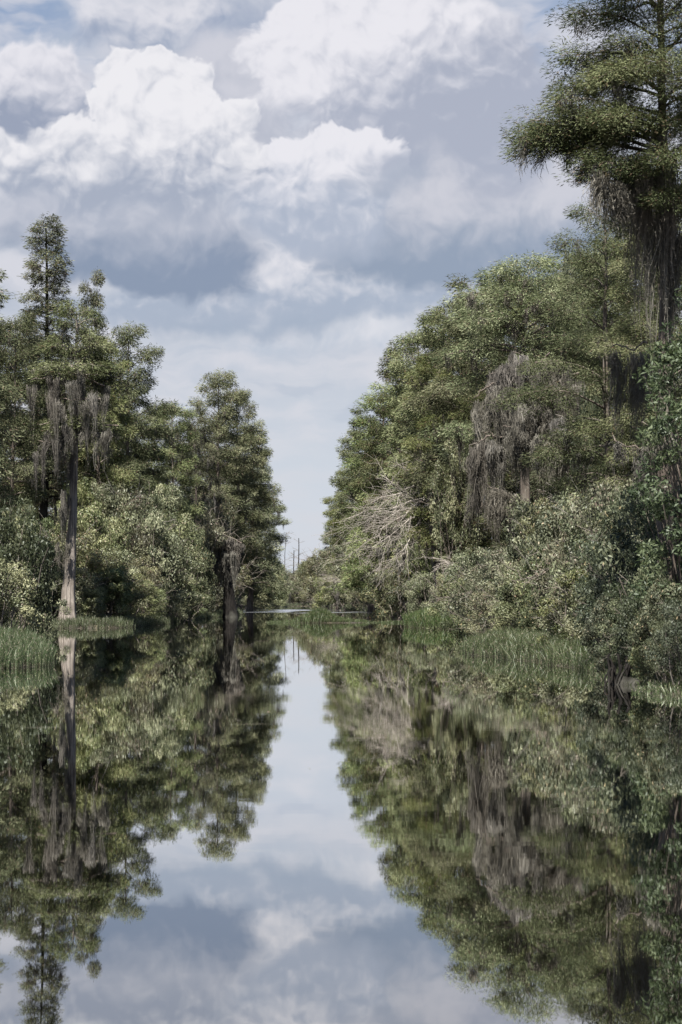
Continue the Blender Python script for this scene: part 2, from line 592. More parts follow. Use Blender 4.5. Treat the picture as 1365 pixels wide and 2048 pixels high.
film = sstep(noise(vcomb(wx * 0.55, wy * 1.1 + wx * 0.06), 1.0, 5, 0.6), 0.64, 0.72) * sstep(noise(vcomb(wx * 0.05 + 7, wy * 0.03), 1.0, 2, 0.5), 0.48, 0.56)
fd = N('ShaderNodeBsdfDiffuse')
fd.inputs[0].default_value = (0.30, 0.28, 0.22, 1)
m3 = N('ShaderNodeMixShader')
L_((film * 0.07).s, m3.inputs[0])
L_(mx_.outputs[0], m3.inputs[1])
L_(fd.outputs[0], m3.inputs[2])
L_(m3.outputs[0], out.inputs[0])
w = link('water', mesh_np('water', [(-60, -70, 0), (60, -70, 0), (60, 480, 0), (-60, 480, 0)], [(0, 1, 2, 3)]), m)
tag(w, 'still dark tea coloured canal water mirroring trees and clouds', 'water', kind='structure')

# ------------------------------------------------------------------ plants
UPV = np.array([0.0, 0, 1])


def frond_spray(g, centres, outs, m, rad, flat, L, W, droop, tint0, spread_=0.9):
    """m fronds round each centre, fanned outwards in a flattened, slightly drooping pad."""
    n = len(centres)
    c = np.repeat(centres, m, 0)
    o = np.repeat(outs, m, 0)
    t = np.repeat(tint0, m)
    k = n * m
    v = unit(rng.normal(0, 1, (k, 3))) * rng.uniform(0.15, 1.0, (k, 1)) ** 0.5
    size = np.repeat(rng.uniform(0.7, 1.35, n), m)[:, None]
    off = v * np.array([rad, rad, rad * flat]) * 1.5 * size + o * 0.25 * rad * size
    off[:, 2] -= 0.35 * rad * (off[:, 0] ** 2 + off[:, 1] ** 2) / (rad * rad) * 0.3          # the pad's rim hangs
    d = o * 0.5 + v * np.array([1, 1, 0.25]) + rng.normal(0, 0.35, (k, 3)) * np.array([1, 1, 0.6])
    d[:, 2] -= droop * rng.uniform(0.1, 0.9, k)
    nrm = UPV * 0.55 + v * np.array([0.8, 0.8, 0.6]) + rng.normal(0, 0.25, (k, 3))
    g.leaves(c + off, d, nrm, L * rng.uniform(0.6, 1.3, k), W * rng.uniform(0.7, 1.3, k), np.clip(t + rng.normal(0, 0.11, k), 0, 1))


def limb_path(p0, az, ln, rise, sag, k=7, wig=0.06):
    s = np.linspace(0, 1, k)
    d = np.array([math.cos(az), math.sin(az), 0])
    side = np.array([-d[1], d[0], 0])
    w = np.cumsum(rng.normal(0, wig, k)) * ln * 0.5
    w -= w[0]
    z = ln * (rise * s - sag * s ** 2) + np.cumsum(rng.normal(0, wig * 0.4, k)) * ln * 0.3 * (s > 0)
    return p0 + d * (ln * s)[:, None] + side * w[:, None] + UPV * z[:, None]


def at_s(path, s):
    k = len(path) - 1
    x = np.clip(np.asarray(s) * k, 0, k - 1e-6)
    i = x.astype(int)
    f = (x - i)[..., None]
    return path[i] * (1 - f) + path[i + 1] * f


def moss_bundles(g, P, Ln, R, n=34, w=0.035, k=7, tint=0.5):
    """Hanging bundles of grey moss: strands start round each point, hang down and taper into a beard."""
    P, Ln, R = np.asarray(P, float), np.asarray(Ln, float), np.asarray(R, float)
    b = len(P)
    p = np.repeat(P, n, 0)
    ln = np.repeat(Ln, n)
    r = np.repeat(R, n)
    m = b * n
    a = rng.uniform(0, 2 * np.pi, m)
    q = rng.uniform(0, 1, m) ** 0.7
    top = p + np.stack([np.cos(a) * q * r, np.sin(a) * q * r, rng.uniform(-0.15, 0.15, m) - 0.25 * q * r], 1)
    ln = ln * (1 - 0.6 * q) * rng.uniform(0.45, 1.05, m)
    s = np.linspace(0, 1, k)
    cent = p - top
    path = top[:, None, :] + cent[:, None, :] * np.array([1, 1, 0.0]) * (s[None, :, None] ** 1.3) * 0.7
    sway = np.repeat(rng.normal(0, 0.10, (b, 2)), n, 0)
    path[:, :, :2] += sway[:, None, :] * (np.sin(s * 5.0 + 0.7)[None, :, None]) * np.repeat(R, n)[:, None, None] * 3
    path = path + np.cumsum(rng.normal(0, 0.026, (m, k, 3)), 1) * np.array([1, 1, 0.3])
    path[:, :, 2] -= ln[:, None] * s[None, :]
    W = w * rng.uniform(0.5, 1.4, m)[:, None] * (1 - 0.82 * s[None, :] ** 1.6) * rng.uniform(0.4, 1.5, (m, k))
    bt = np.repeat(np.clip(tint + rng.normal(0, 0.16, b), 0, 1), n)
    g.ribbons(path, W, np.clip(bt + rng.normal(0, 0.14, m), 0, 1))
    # curls and loose threads standing off the strands
    f = 5
    i = np.repeat(np.arange(m), f)
    q = rng.uniform(0.02, 0.95, m * f)
    x = q * (k - 1)
    j = np.minimum(x.astype(int), k - 2)
    a0 = path[i, j] * (1 - (x - j))[:, None] + path[i, j + 1] * (x - j)[:, None]
    dv = rng.normal(0, 1, (m * f, 3)) * np.array([1, 1, 0.6]) + np.array([0, 0, -0.8])
    g.leaves(a0, dv, rng.normal(0, 1, (m * f, 3)), np.minimum(0.30, 0.10 + 0.06 * ln[i]) * rng.uniform(0.4, 1.3, m * f) * min(1.0, w / 0.03), w * 0.55, np.clip(bt[i] + rng.normal(0.05, 0.15, m * f), 0, 1))


def trunk_geo(H, r0, flare=1.0, lean=(0, 0), sides=12, k=14, top=0.12, ridge=0.0, wig=0.012):
    g = Geo()
    if ridge: wig = 0.0022
    s = np.linspace(0, 1, k) ** 1.35
    z = s * H
    w = np.cumsum(rng.normal(0, wig, (k, 2)), 0) * H * 0.3
    w -= w[0]
    pts = np.stack([lean[0] * s + w[:, 0], lean[1] * s + w[:, 1], z - 0.3], 1)
    rad = r0 * (1 - (1 - top) * s ** 0.85) * (1 + flare * np.exp(-z / (r0 * 3.2)))
    rd = None
    if ridge:
        th = np.linspace(0, 2 * np.pi, sides, endpoint=False)
        ph = rng.uniform(0, 6.28, 4)
        amp = ridge * (0.4 + np.exp(-z / (H * 0.16)))[:, None]
        rd = 1 + amp * (np.sin(th * 5 + ph[0] + 0.6 * np.sin(z[:, None] * 0.4)) + 0.7 * np.sin(th * 9 + ph[1] - z[:, None] * 0.22) + 0.5 * np.sin(th * 15 + ph[2] + z[:, None] * 0.35)) / 2.2
    g.tube(pts, rad, sides, ridge=rd)
    return g, (lambda zz: np.array([np.interp(zz + 0.0, z - 0.3, pts[:, 0]), np.interp(zz, z - 0.3, pts[:, 1]), zz]))


def cypress_parts(H, z0, prof, nlimb, leaf=0.31, lw=0.06, m=95, r0=0.36, rise=(0.35, 1.1), sag=0.5, moss=0.0, mossL=1.4, droop=0.45, sub=6,
                  flare=0.9, lean=(0, 0), pad=0.47, gap=0.0, extra=(), dens=1.0, ms=0.035, ridge=0.0, clear=0.36, mossz=1.0):
    """Trunk with limbs, foliage pads along the limbs, and moss below them. prof(t) is the crown radius, t from crown base to top."""
    tg, centre = trunk_geo(H * 0.985, r0, flare, lean, ridge=ridge, sides=40 if ridge else 10, k=60 if ridge else 14)
    fg, mg = Geo(), Geo()
    C, O, T = [], [], []
    mp, ml, mr = [], [], []
    limbs = []
    ph = rng.uniform(0, 6.28, 3)
    for i in range(nlimb):
        t = (i + rng.uniform(0, 1)) / nlimb
        az_ = i * 2.39996 + rng.normal(0, 0.35)
        lobe = 1 + 0.20 * math.sin(2 * az_ + ph[0] + 5 * t) + 0.16 * math.sin(3 * az_ + ph[1] - 8 * t) + 0.12 * math.sin(9 * t + ph[2])
        if gap and rng.random() < gap: continue
        limbs.append((z0 + (H - z0) * t, az_, max(0.35, prof(t)) * lobe * rng.uniform(0.7, 1.12), rise[0] + (rise[1] - rise[0]) * t + rng.normal(0, 0.08), sag))
    limbs += list(extra)
    for (z, az, ln, ri, sg) in limbs:
        t = (z - z0) / max(H - z0, 1e-3)
        path = limb_path(centre(z), az, ln, ri, sg)
        rb = r0 * 0.26 * (1 - 0.7 * np.clip(t, 0, 1)) * min(1.0, ln / 3 + 0.2)
        tg.tube(path, np.linspace(rb, 0.012, len(path)), 5)
        tone = np.clip(0.5 + rng.normal(0, 0.13), 0.1, 0.9)
        ns = max(3, int(sub * (0.4 + 0.6 * ln / 2.5) * dens))
        for j in range(ns):
            s = clear + (1 - clear) * (j + rng.uniform(0.2, 0.8)) / ns
            p = at_s(path, s)
            sl = ln * (0.42 - 0.25 * s) * rng.uniform(0.6, 1.2) + 0.15
            sa = az + (1 if j % 2 else -1) * rng.uniform(0.5, 1.2)
            sp_ = limb_path(p, sa, sl, rng.uniform(-0.1, 0.5), 0.5, 4, 0.07)
            tg.tube(sp_, np.linspace(max(0.012, rb * 0.35), 0.006, 4), 3)
            npd = max(1, int(round(sl / 0.62)))
            ss = (np.arange(npd) + 0.75) / npd
            for q in ss:
                C.append(at_s(sp_, q) + rng.normal(0, 0.09, 3)); O.append([math.cos(sa), math.sin(sa), 0.1]); T.append(tone + rng.normal(0, 0.21))
            if moss and rng.random() < moss and t < 0.9 * mossz:
                mp.append(at_s(sp_, rng.uniform(0.1, 1.0)) - UPV * 0.05); ml.append(mossL * rng.uniform(0.4, 1.3) * (1.15 - 0.6 * t)); mr.append(rng.uniform(0.10, 0.28))
        C.append(path[-1]); O.append([math.cos(az), math.sin(az), 0.0]); T.append(tone)
    C, O, T = np.array(C), np.array(O, float), np.clip(np.array(T), 0, 1)
    frond_spray(fg, C + np.array([0, 0, 0.04]), O, m, pad, 0.58, leaf, lw, droop, T)
    if mp:
        moss_bundles(mg, mp, ml, mr, w=ms)
    return tg, fg, (mg if mp else None)


def tree_from(meshes, name, label, loc, rz=0.0, sc=(1, 1, 1), group=None, mats=('bark', 'cypress', 'moss'), cat='tree'):
    """meshes: dict part -> mesh shared by all copies of a kind."""
    o = thing(name, label, cat, loc, rz, sc, group)
    for part, (me, mat) in meshes.items():
        link(part, me, M[mat], o)
    return o


def kind(tag_, parts, crown_mat, bark='bark'):
    tg, fg, mg = parts
    d = {'trunk': (tg.mesh(tag_ + '_trunk', True), bark), 'crown': (fg.mesh(tag_ + '_crown'), crown_mat)}
    if mg is not None: d['moss_beard'] = (mg.mesh(tag_ + '_moss'), 'moss')
    return d


def bl_parts(H, R, nclump, nleaf, leaf=0.12, lw=0.055, stems=5, low=0.12, twigs=0, clump=0.42, r0=0.05, top=0.9):
    """Broad-leaved shrub or small tree: several stems, leaf clumps over an uneven dome, bare twigs sticking out."""
    sg, fg = Geo(), Geo()
    C, Rr, T = [], [], []
    lob = [(rng.uniform(0, 6.28), rng.uniform(0.2, 1.0), rng.uniform(0.55, 1.0)) for _ in range(6)]
    for i in range(nclump):
        az = rng.uniform(0, 2 * np.pi)
        u = rng.uniform(0, 1) ** 0.8
        z = H * (low + (top - low) * u)
        rr = R * math.sqrt(max(0.03, 1 - (max(0, u - 0.35) / 0.72) ** 2)) * (0.80 + 0.2 * math.sin(3 * az + lob[0][0]) + 0.12 * math.sin(5 * az + lob[1][0] + 4 * u))
        q = rng.uniform(0.45, 1.0) ** 0.6
        C.append([rr * q * math.cos(az), rr * q * math.sin(az), z + rng.normal(0, 0.04 * H)])
        Rr.append(clump * rng.uniform(0.6, 1.35)); T.append(np.clip(rng.normal(0.5, 0.27), 0.02, 0.98))
    C, Rr, T = np.array(C), np.array(Rr), np.array(T)
    for i in range(stems):
        tip = C[rng.integers(len(C))]
        base = np.array([rng.normal(0, 0.12 * R), rng.normal(0, 0.12 * R), -0.25])
        s = np.linspace(0, 1, 7)[:, None]
        path = base * (1 - s) + tip * s + np.cumsum(rng.normal(0, 0.025 * H, (7, 3)), 0) * np.array([1, 1, 0.3])
        sg.tube(path, np.linspace(r0, 0.012, 7), 5)
    for i in range(0, nclump, 2):
        j = int(np.argmin(np.linalg.norm(C[:, :2] * 0.5 - C[i, :2], axis=1)))
        a = np.array([C[i, 0] * 0.35, C[i, 1] * 0.35, max(0.1, C[i, 2] - 0.35 * H * rng.uniform(0.5, 1))])
        s = np.linspace(0, 1, 5)[:, None]
        path = a * (1 - s) + C[i] * s + np.cumsum(rng.normal(0, 0.03, (5, 3)), 0)
        sg.tube(path, np.linspace(r0 * 0.4, 0.006, 5), 3)
    for i in range(twigs):
        c = C[rng.integers(len(C))]
        d = unit(np.array([c[0], c[1], H * 0.35 * rng.uniform(-0.3, 1.2)]) + rng.normal(0, 0.35, 3))
        ln = rng.uniform(0.5, 1.3) * min(1.5, 0.4 * R + 0.3)
        s = np.linspace(0, 1, 5)[:, None]
        path = c + d * ln * s + np.cumsum(rng.normal(0, 0.04, (5, 3)), 0)
        sg.tube(path, np.linspace(0.016, 0.005, 5), 3)
        for q in range(3):
            p = at_s(path, rng.uniform(0.3, 0.9))
            e = unit(d + rng.normal(0, 0.6, 3)) * ln * 0.4
            sg.tube(p + e * np.linspace(0, 1, 3)[:, None], [0.010, 0.007, 0.004], 3)
    idx = np.repeat(np.arange(nclump), nleaf)
    k = len(idx)
    v = unit(rng.normal(0, 1, (k, 3)))
    rad = Rr[idx][:, None] * rng.uniform(0.25, 1.0, (k, 1)) ** 0.5
    p = C[idx] + v * rad * np.array([1, 1, 0.75])
    p[:, 2] = np.maximum(p[:, 2], 0.05)
    d = unit(np.cross(v, rng.normal(0, 1, (k, 3)))) + v * 0.35 + np.array([0, 0, 0.1])
    nrm = UPV * 0.45 + v * 0.9 + rng.normal(0, 0.32, (k, 3))
    fg.leaves(p, d, nrm, leaf * rng.uniform(0.6, 1.3, k), lw * rng.uniform(0.7, 1.2, k), np.clip(T[idx] + rng.normal(0, 0.13, k), 0, 1), fold=0.15)
    return sg, fg, None


def shrub_kind(tag_, parts, leaf_m, bark='twig'):
    sg, fg, _ = parts
    return {'stem': (sg.mesh(tag_ + '_stem', True), bark), 'foliage': (fg.mesh(tag_ + '_foliage'), leaf_m)}


def grass(name, label, spots, n, h, w, cat='grass', lean=0.35, minz=-0.25, hf=None):
    """Clumped upright blades of sedge; spots(n) returns x, y of tufts."""
    x, y = spots(n)
    k = len(x)
    z = ground_z(x, y)
    ok = z > minz
    x, y, z = x[ok], y[ok], np.maximum(z[ok], -0.05)
    k = len(x)
    patch = 0.5 + 0.5 * wob(x, y, 1.3)
    hh = h * (0.55 + 0.5 * patch) * rng.uniform(0.5, 1.15, k)
    if hf is not None: hh = hh * hf(x, y)
    az = rng.uniform(0, 2 * np.pi, k)
    le = lean * rng.uniform(0.1, 1.3, k) * hh
    s = np.array([0, 0.4, 0.75, 1.0])
    P_ = np.zeros((k, 4, 3))
    P_[:, :, 0] = x[:, None] + np.cos(az)[:, None] * le[:, None] * s ** 2
    P_[:, :, 1] = y[:, None] + np.sin(az)[:, None] * le[:, None] * s ** 2
    P_[:, :, 2] = z[:, None] - 0.05 + hh[:, None] * (s - 0.18 * lean * s ** 3)
    W = w * rng.uniform(0.7, 1.3, k)[:, None] * np.array([0.8, 1.0, 0.7, 0.12])
    t = np.clip(0.45 + 0.22 * (patch - 0.5) + rng.normal(0, 0.2, k), 0, 1)
    g = Geo()
    t = np.clip(t[:, None] * np.array([0.0, 0.75, 1.0, 1.1]) + np.array([0.02, 0.05, 0.05, 0.05]), 0, 1)      # brown at the foot
    g.ribbons(P_, W, t)
    o = link(name, g.mesh(name), M['grass'])
    return tag(o, label, cat, kind='stuff')


# ---- kinds shared by several trees (20 m tall, scaled where they stand)
dome = lambda R, p=0.5, q=0.62: (lambda t: R * (0.62 + 0.38 * math.sin(min(1, t / q) * math.pi / 2)) * max(0.0, 1 - max(0, t - q) / (1 - q) * 0.86) ** p)
cone = lambda R: (lambda t: R * (1 - 0.80 * t ** 1.4) + 0.2)
spire = lambda R: (lambda t: R * (1 - 0.72 * t) * (1 - max(0, t - 0.9) * 4))
K = {}
K['full_a'] = kind('full_a', cypress_parts(20, 3.5, dome(3.5), 58, moss=0.10, dens=1.1), 'cypress')
K['full_b'] = kind('full_b', cypress_parts(20, 4.5, dome(3.1, 0.45, 0.66), 56, moss=0.16, dens=1.1), 'cypress')
K['full_c'] = kind('full_c', cypress_parts(20, 3.0, dome(3.8, 0.6, 0.55), 60, moss=0.06, dens=1.1), 'cypress')
K['cone_a'] = kind('cone_a', cypress_parts(20, 3.0, cone(3.5), 62, moss=0.06, rise=(0.25, 0.8)), 'cypress')
K['cone_b'] = kind('cone_b', cypress_parts(20, 2.5, cone(3.1), 60, moss=0.1, rise=(0.2, 0.75), sag=0.5), 'cypress')
K['mossy_a'] = kind('mossy_a', cypress_parts(20, 5.0, dome(3.4), 42, moss=0.55, mossL=2.2), 'cypress')
K['mossy_b'] = kind('mossy_b', cypress_parts(20, 4.0, dome(3.1, 0.6, 0.5), 40, moss=0.5, mossL=2.6, gap=0.1), 'cypress_dark')
K['dark_a'] = kind('dark_a', cypress_parts(20, 2.5, dome(3.3, 0.55, 0.5), 58, moss=0.15), 'cypress_dark')
K['near_a'] = kind('near_a', cypress_parts(20, 4.0, dome(3.2, 0.6, 0.55), 56, moss=0.2, leaf=0.2, lw=0.036, m=160, dens=1.1, ms=0.025), 'cypress')
K['shrub_a'] = shrub_kind('shrub_a', bl_parts(4, 2.0, 58, 190, leaf=0.13, lw=0.06, clump=0.42), 'shrub_green')
K['shrub_b'] = shrub_kind('shrub_b', bl_parts(4, 2.2, 56, 190, twigs=12, leaf=0.12, clump=0.44), 'shrub_green')
K['shrub_c'] = shrub_kind('shrub_c', bl_parts(4, 2.0, 58, 180, leaf=0.14, lw=0.055, clump=0.42), 'bay')
K['olive_a'] = shrub_kind('olive_a', bl_parts(4, 2.0, 56, 170, twigs=22, leaf=0.12, lw=0.055), 'shrub_olive')
K['olive_b'] = shrub_kind('olive_b', bl_parts(4, 2.2, 58, 165, twigs=26, leaf=0.12, lw=0.05, clump=0.38), 'shrub_olive')
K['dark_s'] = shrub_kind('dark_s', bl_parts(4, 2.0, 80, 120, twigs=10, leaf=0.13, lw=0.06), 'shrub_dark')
K['bay_tree'] = shrub_kind('bay_tree', bl_parts(8, 2.6, 110, 150, low=0.25, clump=0.5, r0=0.10, stems=4, leaf=0.15, lw=0.065), 'bay', 'bark')
K['maple'] = shrub_kind('maple', bl_parts(8, 2.4, 110, 150, low=0.2, clump=0.48, r0=0.09, stems=4, twigs=12, leaf=0.14, lw=0.075), 'shrub_green', 'bark')
HK = {k: (4.0 if k.startswith(('shrub', 'olive', 'dark_s')) else 8.0 if k in ('bay_tree', 'maple') else 20.0) for k in K}


def plant(kind_, px, dist, top, label, fat=1.0, name=None, group=None, rz=None, base=None, cat=None, dy=0.0):
    """Stand a plant at photo column px, dist metres off, so tall that its top reaches photo row top."""
    p = at(px, HORIZON, dist)
    z = float(ground_z(p.x, p.y)) if base is None else base
    H = at(px, top, dist).z - z
    s = H / HK[kind_]
    shr = HK[kind_] == 4.0
    name = name or ('shrub' if shr else 'broadleaf_tree' if HK[kind_] == 8.0 else 'cypress_tree')
    return tree_from(K[kind_], name, label, (p.x, p.y, z), rng.uniform(0, 6.28) if rz is None else rz, (s * fat, s * fat, s), group, cat=cat or ('shrub' if shr else 'tree'))

# ------------------------------------------------------------------ right bank, from near to far
RW = 'cypresses in the wall of trees on the far right bank'
for (k, px, d, top, fat, lab) in [
    ('near_a', 1225, 76, 425, 0.95, 'feathery green cypress with a sloping top directly behind the huge moss hung tree'),
    ('full_c', 960, 140, 588, 0.85, 'broad cypress left of the great moss curtain with brownish catkins along its rounded top'),
    ('full_a', 893, 163, 622, 0.8, 'tall cypress on the right whose crown tops the slope above the bleached dead tree'),
    ('mossy_a', 880, 148, 735, 0.8, 'cypress with short grey moss beards in dark hollows just above the bleached dead tree'),
    ('full_b', 842, 186, 682, 0.85, 'cypress on the right slope whose ragged crown leans out below the topmost crowns'),
    ('dark_a', 800, 212, 705, 0.7, 'dark ragged cypress standing out against the sky at the step of the right tree line'),
    ('cone_a', 775, 225, 775, 0.95, 'cypress behind the fallen grey branches, its boughs reaching out over the canal'),
    ('full_c', 745, 255, 838, 0.95, 'mid green cypress halfway down the right tree line beside the strip of open sky'),
    ('cone_b', 728, 285, 872, 1.0, 'cypress with level layered boughs low on the right edge of the sky gap'),
    ('full_a', 712, 320, 925, 1.0, 'small looking cypress with drooping tips further down the right edge of the sky gap'),
    ('cone_a', 695, 360, 965, 1.0, 'distant cypress near the foot of the right tree line above grey twiggy brush'),
    ('full_b', 682, 410, 1010, 1.0, 'distant bushy cypress above the low scrub at the right end of the canal'),
    ('full_c', 668, 470, 1055, 1.0, 'farthest round topped cypress at the right end of the canal'),
]:
    plant(k, px, d, top, lab, fat)
for (k, px, d, top, fat) in [('full_a', 1010, 165, 575, 0.9), ('full_c', 1075, 152, 560, 0.9), ('dark_a', 1140, 140, 560, 0.85), ('full_b', 1205, 125, 520, 0.95),
                             ('near_a', 1270, 108, 480, 1.0), ('near_a', 1340, 98, 430, 1.0), ('dark_a', 905, 185, 640, 0.9), ('full_b', 858, 222, 750, 0.85), ('dark_a', 810, 250, 790, 1.0),
                             ('near_a', 1215, 108, 560, 0.85), ('near_a', 1325, 72, 440, 0.9), ('dark_a', 980, 150, 640, 0.8), ('dark_a', 1110, 118, 620, 0.8), ('dark_a', 770, 290, 880, 1.0), ('dark_a', 1385, 80, 560, 1.0), ('dark_a', 1040, 122, 760, 1.0), ('dark_a', 960, 130, 800, 0.9)]:
    plant(k, px, d, top, 'cypress deep in the right bank wood, partly showing between the front trees', fat, group='cypresses deep in the right bank wood')
plant('bay_tree', 1140, 112, 500, 'leafy dark green broadleaf top poking into the sky left of the huge moss hung tree', 0.36, base=9.0)

# the tree under the great moss curtain
D4 = 100.0
prof4 = dome(3.6, 0.6, 0.5)
z4_ = lambda py: at(1055, py, D4).z - 0.3
x4 = [(z4_(700), -0.5 * math.pi + a, l, 0.12, 0.18) for a, l in ((-0.95, 4.0), (0.9, 3.4))] + [(z4_(870), -0.5 * math.pi - 0.75, 5.6, 0.1, 0.1), (z4_(650), -0.5 * math.pi - 0.6, 3.6, 0.2, 0.2)]
tg, fg, mg = cypress_parts(18.0, 11.8, prof4, 40, moss=0.25, mossL=1.6, r0=0.42, dens=1.2, leaf=0.22, lw=0.042, m=100, extra=x4)
p4 = at(1055, HORIZON, D4)
z4 = float(ground_z(p4.x, p4.y))
t4 = thing('cypress_tree', 'pale feathery cypress whose boughs carry the widest curtain of long grey moss', 'tree', (p4.x, p4.y, z4))
link('trunk', tg.mesh('curtain_trunk', True), M['bark'], t4)
link('crown', fg.mesh('curtain_crown'), M['cypress'], t4)
link('moss_beard', mg.mesh('curtain_beards'), M['moss'], t4)


def curtain(parent, origin, rows, n=60, w=0.03, jitter=0.7, name='moss_curtain', limb=True, dens=1.0):
    """Rows of hanging moss: (px0, px1, py_top0, py_top1, py_bottom, depth in metres, distance)."""
    for (x0, x1, t0, t1, bot, dep, dist) in rows:
        g, lg = Geo(), Geo()
        a, b_ = at(x0, t0, dist), at(x1, t1, dist)
        ln = (a - b_).length
        nb = max(3, int(ln / 0.30 * dens))
        hub = (np.arange(max(2, nb // 3)) + rng.uniform(0.1, 0.9, max(2, nb // 3))) / max(2, nb // 3)
        u = np.clip(rng.choice(hub, nb) + rng.normal(0, 0.35 / nb ** 0.5 / len(hub) ** 0.5, nb), 0, 1)
        P_ = np.array(a)[None] * (1 - u[:, None]) + np.array(b_)[None] * u[:, None] - np.array(origin)
        P_[:, 1] += rng.uniform(-dep, dep, nb)
        zb = at((x0 + x1) / 2, bot, dist).z - origin[2]
        drop = P_[:, 2].mean() - zb
        P_[:, 2] += rng.normal(0, 0.10, nb) - np.abs(rng.normal(0, 0.14 * drop, nb))
        big = rng.random(nb) < 0.4
        Ln = (P_[:, 2] - zb) * np.where(big, rng.uniform(0.8, 1.12, nb), rng.uniform(0.25, 0.75, nb))
        moss_bundles(g, P_, Ln, np.where(big, 0.36, rng.uniform(0.12, 0.26, nb)) * jitter / 0.7, n=n, w=w, k=9)
        link(name, g.mesh(name), M['moss'], parent)
        if limb:
            s = np.linspace(0, 1, 9)[:, None]
            path = (np.array(a) * (1 - s) + np.array(b_) * s - np.array(origin)) + np.cumsum(rng.normal(0, 0.06, (9, 3)), 0) + np.array([0, 0.45, 0.05])
            lg.tube(path, np.linspace(0.022, 0.036, 9) * (dist / 100 + 0.2), 5)
            link('limb', lg.mesh('moss_limb', True), M['bark'], parent)


o4 = (p4.x, p4.y, z4)
curtain(t4, o4, [(978, 1030, 745, 715, 890, 0.9, 94.6), (1025, 1072, 700, 722, 960, 0.7, 94.2), (1066, 1108, 738, 715, 870, 0.8, 94.4), (950, 1004, 800, 772, 940, 0.6, 93.9), (1000, 1062, 782, 805, 1010, 0.9, 93.7),
                 (1058, 1132, 800, 838, 950, 0.9, 93.5), (938, 978, 892, 878, 1095, 0.4, 93.0), (972, 1012, 868, 884, 1010, 0.4, 92.9), (1008, 1090, 850, 872, 985, 0.8, 92.8), (974, 1034, 970, 986, 1105, 0.3, 92.2),
                 (1100, 1160, 760, 742, 900, 0.8, 94.2), (1110, 1192, 830, 868, 975, 0.8, 91.5), (1085, 1130, 872, 866, 1010, 0.5, 92.0)], dens=3.4)

# the huge tree at the right edge
D1 = 44.0
p1 = at(1336, HORIZON, D1)
z1 = float(ground_z(p1.x, p1.y))
t1 = thing('cypress_tree', 'huge cypress cut by the right edge with a drooping bough and long moss', 'tree', (p1.x, p1.y, z1))
PI = math.pi
extra = [(11.5, PI * 1.02, 3.0, 0.42, 0.36), (11.7, PI * 0.97, 2.9, 0.42, 0.28), (11.8, PI * 1.08, 2.6, 0.42, 0.28), (11.6, PI * 0.98, 2.6, 0.38, 0.25), (12.2, PI * 1.04, 2.2, 0.45, 0.25), (12.8, PI * 0.95, 2.0, 0.35, 0.2), (13.6, PI * 1.03, 1.9, 0.35, 0.25),
         (10.9, PI * 1.2, 2.0, 0.3, 0.25), (11.9, PI * 1.25, 1.9, 0.3, 0.25), (12.9, PI * 1.3, 1.8, 0.3, 0.25)] + [(10.9 + 0.55 * i, -PI / 2 + 0.9 * math.sin(2.4 * i), 1.2 + 0.5 * math.cos(1.7 * i) ** 2, 0.35, 0.3) for i in range(11)]
tg, fg, mg = cypress_parts(19.5, 10.0, dome(2.0, 0.4, 0.7), 40, leaf=0.11, lw=0.019, m=270, r0=0.24, moss=0.12, mossL=1.0, pad=0.30, extra=extra, dens=2.2, ms=0.02, ridge=0.12, clear=0.2, flare=1.1)
link('trunk', tg.mesh('edge_trunk', True), M['bark'], t1)
link('crown', fg.mesh('edge_crown'), M['cypress_dark'], t1)
link('moss_beard', mg.mesh('edge_beards'), M['moss'], t1)
o1 = (p1.x, p1.y, z1)
curtain(t1, o1, [(1178, 1262, 345, 365, 500, 0.3, 42.9), (1225, 1290, 350, 370, 560, 0.4, 44.3), (1265, 1345, 330, 300, 700, 0.35, 43.4), (1300, 1365, 420, 430, 800, 0.25, 43.6),
                 (1150, 1180, 335, 340, 385, 0.15, 44)], n=90, w=0.019, jitter=0.5, dens=3.2)
curtain(t1, o1, [(1225, 1290, 690, 705, 960, 0.4, 45.2), (1285, 1345, 850, 860, 1070, 0.3, 43.0), (1235, 1290, 880, 900, 1040, 0.3, 44.6)], n=80, w=0.019, jitter=0.5, dens=2.6)

# ------------------------------------------------------------------ left bank
for (k, px, d, top, fat, lab) in [
    ('cone_b', 182, 160, 556, 0.44, 'slim second spire standing just right of the tall pointed cypress'),
    ('full_a', 262, 166, 668, 0.72, 'rounded light green cypress with curling tips right of the two spires'),
    ('full_a', 200, 152, 690, 0.70, 'dense cypress filling in between the slim spire and the moss hung tree'),
    ('full_b', 18, 142, 650, 0.72, 'feathery cypress at the left edge below the tall pointed spire'),
    ('dark_a', -62, 120, 548, 0.8, 'cypress cut by the left edge with one tuft of crown against the sky'),
    ('full_b', 345, 188, 822, 0.85, 'low bushy cypress in the dip between the left grove and the far pair'),
    ('mossy_b', 392, 204, 838, 0.8, 'lower cypress with dark moss hanging in the dip beside the far pair'),
    ('full_a', 443, 228, 758, 0.80, 'taller cypress of the pair left of the sky gap, with a blunt top'),
    ('full_c', 480, 243, 786, 0.72, 'second cypress of the pair, its boughs hanging over the canal beside the sky gap'),
    ('cone_a', 500, 275, 850, 0.85, 'cypress behind the pair at the left edge of the sky gap'),
    ('full_a', 508, 320, 930, 0.95, 'distant cypress low on the left edge of the sky gap'),
    ('cone_a', 524, 385, 1010, 0.95, 'farthest cypress on the left, thin and dark beside the dead snags'),
]:
    plant(k, px, d, top, lab, fat)
